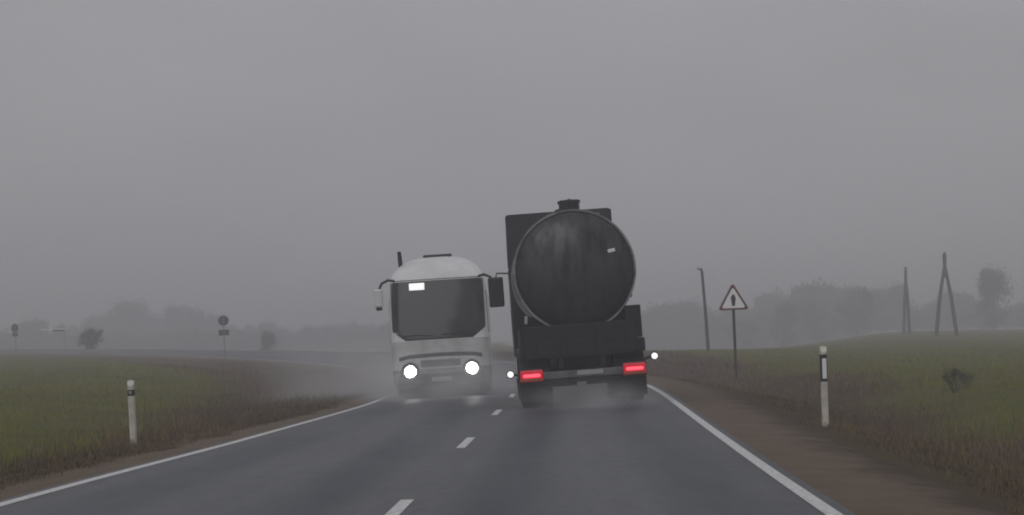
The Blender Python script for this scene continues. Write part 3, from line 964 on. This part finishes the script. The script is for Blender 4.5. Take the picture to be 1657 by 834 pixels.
# ------------------------------------------------------------------ trees
def make_tree_data(h, wid, seed, n_twig, lo=.16, fill=1.0, ever=False):
    r = random.Random(seed)
    V, Fc = [], []
    TV, TF = [], []
    def tube(p, q, ra, rb, n=6):
        d = (q - p).normalized()
        a_ = d.orthogonal().normalized(); b_ = d.cross(a_)
        i0 = len(TV)
        for c_, rr in ((p, ra), (q, rb)):
            for k in range(n):
                t = 2 * math.pi * k / n
                TV.append(c_ + (a_ * math.cos(t) + b_ * math.sin(t)) * rr)
        for k in range(n):
            j = (k + 1) % n
            TF.append((i0 + k, i0 + j, i0 + n + j, i0 + n + k))
    tips = []
    def grow(p, d, L, ra, depth):
        q = p + d * L
        tube(p, q, ra, ra * .68)
        if depth == 0:
            tips.append((q, L)); return
        k = r.choice((2, 3, 3))
        tips.append((p.lerp(q, .7), L * .8))
        for _ in range(k):
            nd = (d + Vector((r.uniform(-1, 1), r.uniform(-1, 1), r.uniform(-.25, .55))) * .75).normalized()
            grow(p.lerp(q, r.uniform(.6, 1.0)), nd, L * r.uniform(.58, .82), ra * .6, depth - 1)
    grow(Vector((0, 0, -.3)), Vector((r.uniform(-.05, .05), 0, 1)).normalized(), h * .30, h * .022, 4)
    # fit crown
    zt = max(t[0].z for t in tips); xt = max(abs(t[0].x) for t in tips) or 1
    sx, sz = wid / 2 / xt, h * .95 / zt
    TV[:] = [Vector((v.x * sx, v.y * sx, v.z * sz)) for v in TV]
    tips = [(Vector((t.x * sx, t.y * sx, t.z * sz)), L) for t, L in tips]
    per = max(4, int(n_twig / len(tips)))
    for t, L in tips:
        for _ in range(per):
            c_ = t + Vector((r.gauss(0, 1), r.gauss(0, 1), r.gauss(0, 1))) * (L * .42)
            if c_.z < h * .12:
                continue
            sz_ = r.uniform(.10, .30) * (h / 8)
            u = Vector((r.gauss(0, 1), r.gauss(0, 1), r.gauss(0, 1) + .4)).normalized()
            v = u.orthogonal().normalized() * sz_ * (.45 if ever else .22)
            i0 = len(V)
            V.extend([c_ - u * sz_ - v * .3, c_ + v, c_ + u * sz_, c_ - v])
            Fc.append((i0, i0 + 1, i0 + 2, i0 + 3))
    # clumped outer twigs that fill the crown down towards the ground
    clumps = []
    for _ in range(46):
        a0, q, zz = r.uniform(0, 6.283), math.sqrt(r.random()), r.uniform(lo, .93)
        prof = math.sin(math.pi * min(1, max(0.0, (zz - lo + .10) / (1.10 - lo)))) ** .6
        clumps.append((Vector((math.cos(a0) * q * wid * .46 * prof, math.sin(a0) * q * wid * .46 * prof, zz * h)), h * r.uniform(.05, .10)))
    for c0, rad in clumps:
        for _ in range(int(n_twig * fill / 46)):
            c_ = c0 + Vector((r.gauss(0, 1), r.gauss(0, 1), r.gauss(0, 1))) * rad
            if c_.z < 0:
                continue
            sz_ = r.uniform(.10, .30) * (h / 8)
            u = Vector((r.gauss(0, 1), r.gauss(0, 1), r.gauss(0, 1) + .4)).normalized()
            v = u.orthogonal().normalized() * sz_ * (.45 if ever else .22)
            i0 = len(V)
            V.extend([c_ - u * sz_ - v * .3, c_ + v, c_ + u * sz_, c_ - v])
            Fc.append((i0, i0 + 1, i0 + 2, i0 + 3))
    return TV, TF, V, Fc
def tree_meshes(name, *a_, **k):
    TV, TF, V, Fc = make_tree_data(*a_, **k)
    m1 = bpy.data.meshes.new(name + '_trunk'); m1.from_pydata(TV, [], TF); m1.materials.append(M['bark'])
    m2 = bpy.data.meshes.new(name + '_crown'); m2.from_pydata(V, [], Fc); m2.materials.append(M['ever'] if k.get('ever') else M['twig'])
    return m1, m2
PROT = [tree_meshes('tree_a', 8.5, 7.5, 1, 5200), tree_meshes('tree_b', 9.5, 5.6, 2, 5200, lo=.10), tree_meshes('tree_c', 7.0, 8.0, 5, 5200), tree_meshes('bush', 2.0, 2.3, 9, 2600, lo=.05, fill=2.6, ever=True)]
def tree(name, k, x, y, sc_, rz, label, cat='tree', group=None):
    if y > 200:
        sc_ += max(0.0, 1.7 - gz(x, y)) / (9.0 if k < 3 else 2.0)
    o = empty(name, Matrix.Translation((x, y, gz(x, y))) @ Matrix.Rotation(rz, 4, 'Z') @ Matrix.Scale(sc_, 4))
    prop(o, label, cat, group)
    link('trunk' if k < 3 else 'stem', PROT[k][0], None, o)
    link('crown' if k < 3 else 'foliage', PROT[k][1], None, o)
    return o
wd = NT('withered_weed'); wdf = wd.noise(6, 3, .6)
wd.base(wd.ramp(wdf, [(0.3, (.045, .038, .018)), (0.7, (.095, .078, .036))])); wd.rough(.95)
M['weed'] = wd.m
_w = tree_meshes('weed', 1.0, 1.0, 13, 1100, lo=.05, fill=1.6)
for m_ in _w:
    m_.materials.clear(); m_.materials.append(M['weed'])
PROT.append(_w)
def at_px(px, d):
    return (px - 828.5) / 3500 * d
tree('bare_tree', 1, at_px(1606, 400), 400, 1.12, .3, 'rounded hazy tree at the far right edge beyond the power poles')
tree('bare_tree', 0, at_px(1322, 440), 440, .80, 1.2, 'bare hazy tree standing up above the wood right of the marker post top')
tree('bare_tree', 1, at_px(1266, 420), 420, .52, 2.0, 'narrow hazy tree just right of the warning sign')
tree('bare_tree', 0, at_px(1385, 440), 440, 1.02, 2.6, 'broad hazy tree left of the two power poles')
tree('bare_tree', 2, at_px(1205, 430), 430, .50, .6, 'low hazy tree directly behind the warning sign')
tree('bare_tree', 1, at_px(432, 310), 310, .12, .6, 'small hazy tree across the far road, right of the double sign')
tree('evergreen_bush', 3, at_px(146, 246), 246, .85, .4, 'dark squat bush beyond the far road, right of the shelter', 'bush')
tree('weed_clump', 4, 10.75, 53.0, .62, 1.9, 'taller dark weed clump in the green field on the right', 'bush', 'weed clumps in the right-hand field')
tree('weed_clump', 4, 11.4, 54.5, .45, .2, 'lower dark weed clump just right of its taller neighbour in the field', 'bush', 'weed clumps in the right-hand field')

def wood(name, label, places, seed):
    r = random.Random(seed)
    Vv, Ff = [], []
    src = []
    for k in range(3):
        me_ = PROT[k][1]
        v = np.empty(len(me_.vertices) * 3, np.float32); me_.vertices.foreach_get('co', v); v = v.reshape(-1, 4, 3)
        src.append(v)
    tot = []
    for (x, y, s_, k) in places:
        s_ += max(0.0, 1.8 - gz(x, y)) / 8.3
        v = src[k][::(2 if s_ > .7 else 6)].copy()
        a_ = r.uniform(0, 6.28)
        c_, s2 = math.cos(a_), math.sin(a_)
        ctr = v.mean(1, keepdims=True)
        v = ctr + (v - ctr) * (1.5 if s_ > .7 else 2.6)
        v = v.reshape(-1, 3)
        v = np.c_[v[:, 0] * c_ - v[:, 1] * s2, v[:, 0] * s2 + v[:, 1] * c_, v[:, 2]] * s_
        tot.append(v + np.array([x, y, gz(x, y)]))
    V = np.concatenate(tot)
    F_ = np.arange(len(V)).reshape(-1, 4)
    o_ = np_mesh(name, V, F_, M['twig'])
    prop(o_, label, 'wood', kind='stuff')
r = random.Random(3)
pl_ = []
for px in range(1040, 1760, 12):
    d = r.uniform(520, 580)
    top = np.interp(px, [1040, 1100, 1200, 1300, 1420, 1500, 1657, 1760], [.45, .6, .75, .95, 1.0, .85, .75, .8])
    pl_.append((at_px(px + r.uniform(-8, 8), d), d, 1.12 * top * r.uniform(.75, 1.05), r.randrange(3)))
for px in range(1030, 1770, 7):
    d = r.uniform(500, 560)
    pl_.append((at_px(px + r.uniform(-4, 4), d), d, r.uniform(.35, .6), r.choice((0, 2))))
wood('distant_wood', 'long misty belt of bare trees along the field on the right', pl_, 4)
pl_ = []
for px in range(120, 640, 12):
    d = r.uniform(620, 700)
    top = np.interp(px, [100, 160, 220, 290, 350, 400, 640], [.3, .75, .98, .95, .6, .42, .35])
    pl_.append((at_px(px + r.uniform(-8, 8), d), d, 1.35 * top * r.uniform(.8, 1.05), r.randrange(3)))
for px in range(-120, 120, 18):
    d = r.uniform(540, 620)
    pl_.append((at_px(px, d), d, 1.45 * r.uniform(.3, .45), r.randrange(3)))
for px in range(-120, 640, 8):
    d = r.uniform(520, 580)
    pl_.append((at_px(px + r.uniform(-4, 4), d), d, r.uniform(.25, .5), r.choice((0, 2))))
wood('distant_wood', 'misty hump of bare trees beyond the bend on the left', pl_, 5)

# ------------------------------------------------------------------ air: haze box and wheel spray
def volume(name, c, dens, aniso=0.0):
    m = bpy.data.materials.new(name)
    m.use_nodes = True
    t = m.node_tree
    t.nodes.clear()
    o_ = t.nodes.new('ShaderNodeOutputMaterial')
    v = t.nodes.new('ShaderNodeVolumePrincipled')
    v.inputs['Color'].default_value = c + (1,)
    v.inputs['Density'].default_value = dens
    v.inputs['Anisotropy'].default_value = aniso
    t.links.new(v.outputs['Volume'], o_.inputs['Volume'])
    return m
hz_ = MB().box(-1700, 1700, -320, 2500, -10.0, 18.0).done('haze', volume('haze_air', (.83, .825, .88), .0030))
prop(hz_, 'thin grey winter mist over the fields', 'haze', kind='stuff')

def spray(name, label, mat4, scale, dens):
    """cloud of droplets that thins out towards its rim"""
    bm = bmesh.new()
    bmesh.ops.create_icosphere(bm, subdivisions=3, radius=1.0)
    me_ = bpy.data.meshes.new(name)
    bm.to_mesh(me_); bm.free()
    m = volume('spray_mist', (.80, .80, .82), dens)
    t = m.node_tree
    v = next(n for n in t.nodes if n.type == 'PRINCIPLED_VOLUME')
    tcn = t.nodes.new('ShaderNodeTexCoord')
    ln = t.nodes.new('ShaderNodeVectorMath'); ln.operation = 'LENGTH'
    t.links.new(tcn.outputs['Object'], ln.inputs[0])
    nz = t.nodes.new('ShaderNodeTexNoise'); nz.inputs['Scale'].default_value = 2.2; nz.inputs['Detail'].default_value = 2
    t.links.new(tcn.outputs['Object'], nz.inputs['Vector'])
    mr = t.nodes.new('ShaderNodeMapRange'); mr.interpolation_type = 'SMOOTHSTEP'
    for k, q in zip(('From Min', 'From Max', 'To Min', 'To Max'), (.95, .1, 0.0, dens)):
        mr.inputs[k].default_value = q
    t.links.new(ln.outputs['Value'], mr.inputs['Value'])
    ml = t.nodes.new('ShaderNodeMath'); ml.operation = 'MULTIPLY'
    n2 = t.nodes.new('ShaderNodeMapRange')
    for k, q in zip(('From Min', 'From Max', 'To Min', 'To Max'), (.35, .65, .45, 1.55)):
        n2.inputs[k].default_value = q
    t.links.new(nz.outputs['Fac'], n2.inputs['Value'])
    t.links.new(mr.outputs['Result'], ml.inputs[0]); t.links.new(n2.outputs['Result'], ml.inputs[1])
    t.links.new(ml.outputs[0], v.inputs['Density'])
    o_ = link(name, me_, m)
    o_.matrix_world = mat4 @ Matrix.Diagonal(scale + (1,))
    prop(o_, label, 'spray', kind='stuff')
spray('road_spray', 'low grey spray drifting behind the tanker wheels', frame_at(44.0, 1.7, 0) @ Matrix.Translation((0, 0, .0)), (2.0, 5.0, .85), .34)
spray('road_spray', 'grey spray around the lower front of the coach', frame_at(59, -2.0, 0) @ Matrix.Translation((0, 0, .1)), (3.2, 8.5, 1.6), .44)
spray('road_spray', 'spray trailing in the air beside the coach', frame_at(70, -4.2, 0) @ Matrix.Translation((0, 0, .2)), (5.0, 15, 2.5), .10)
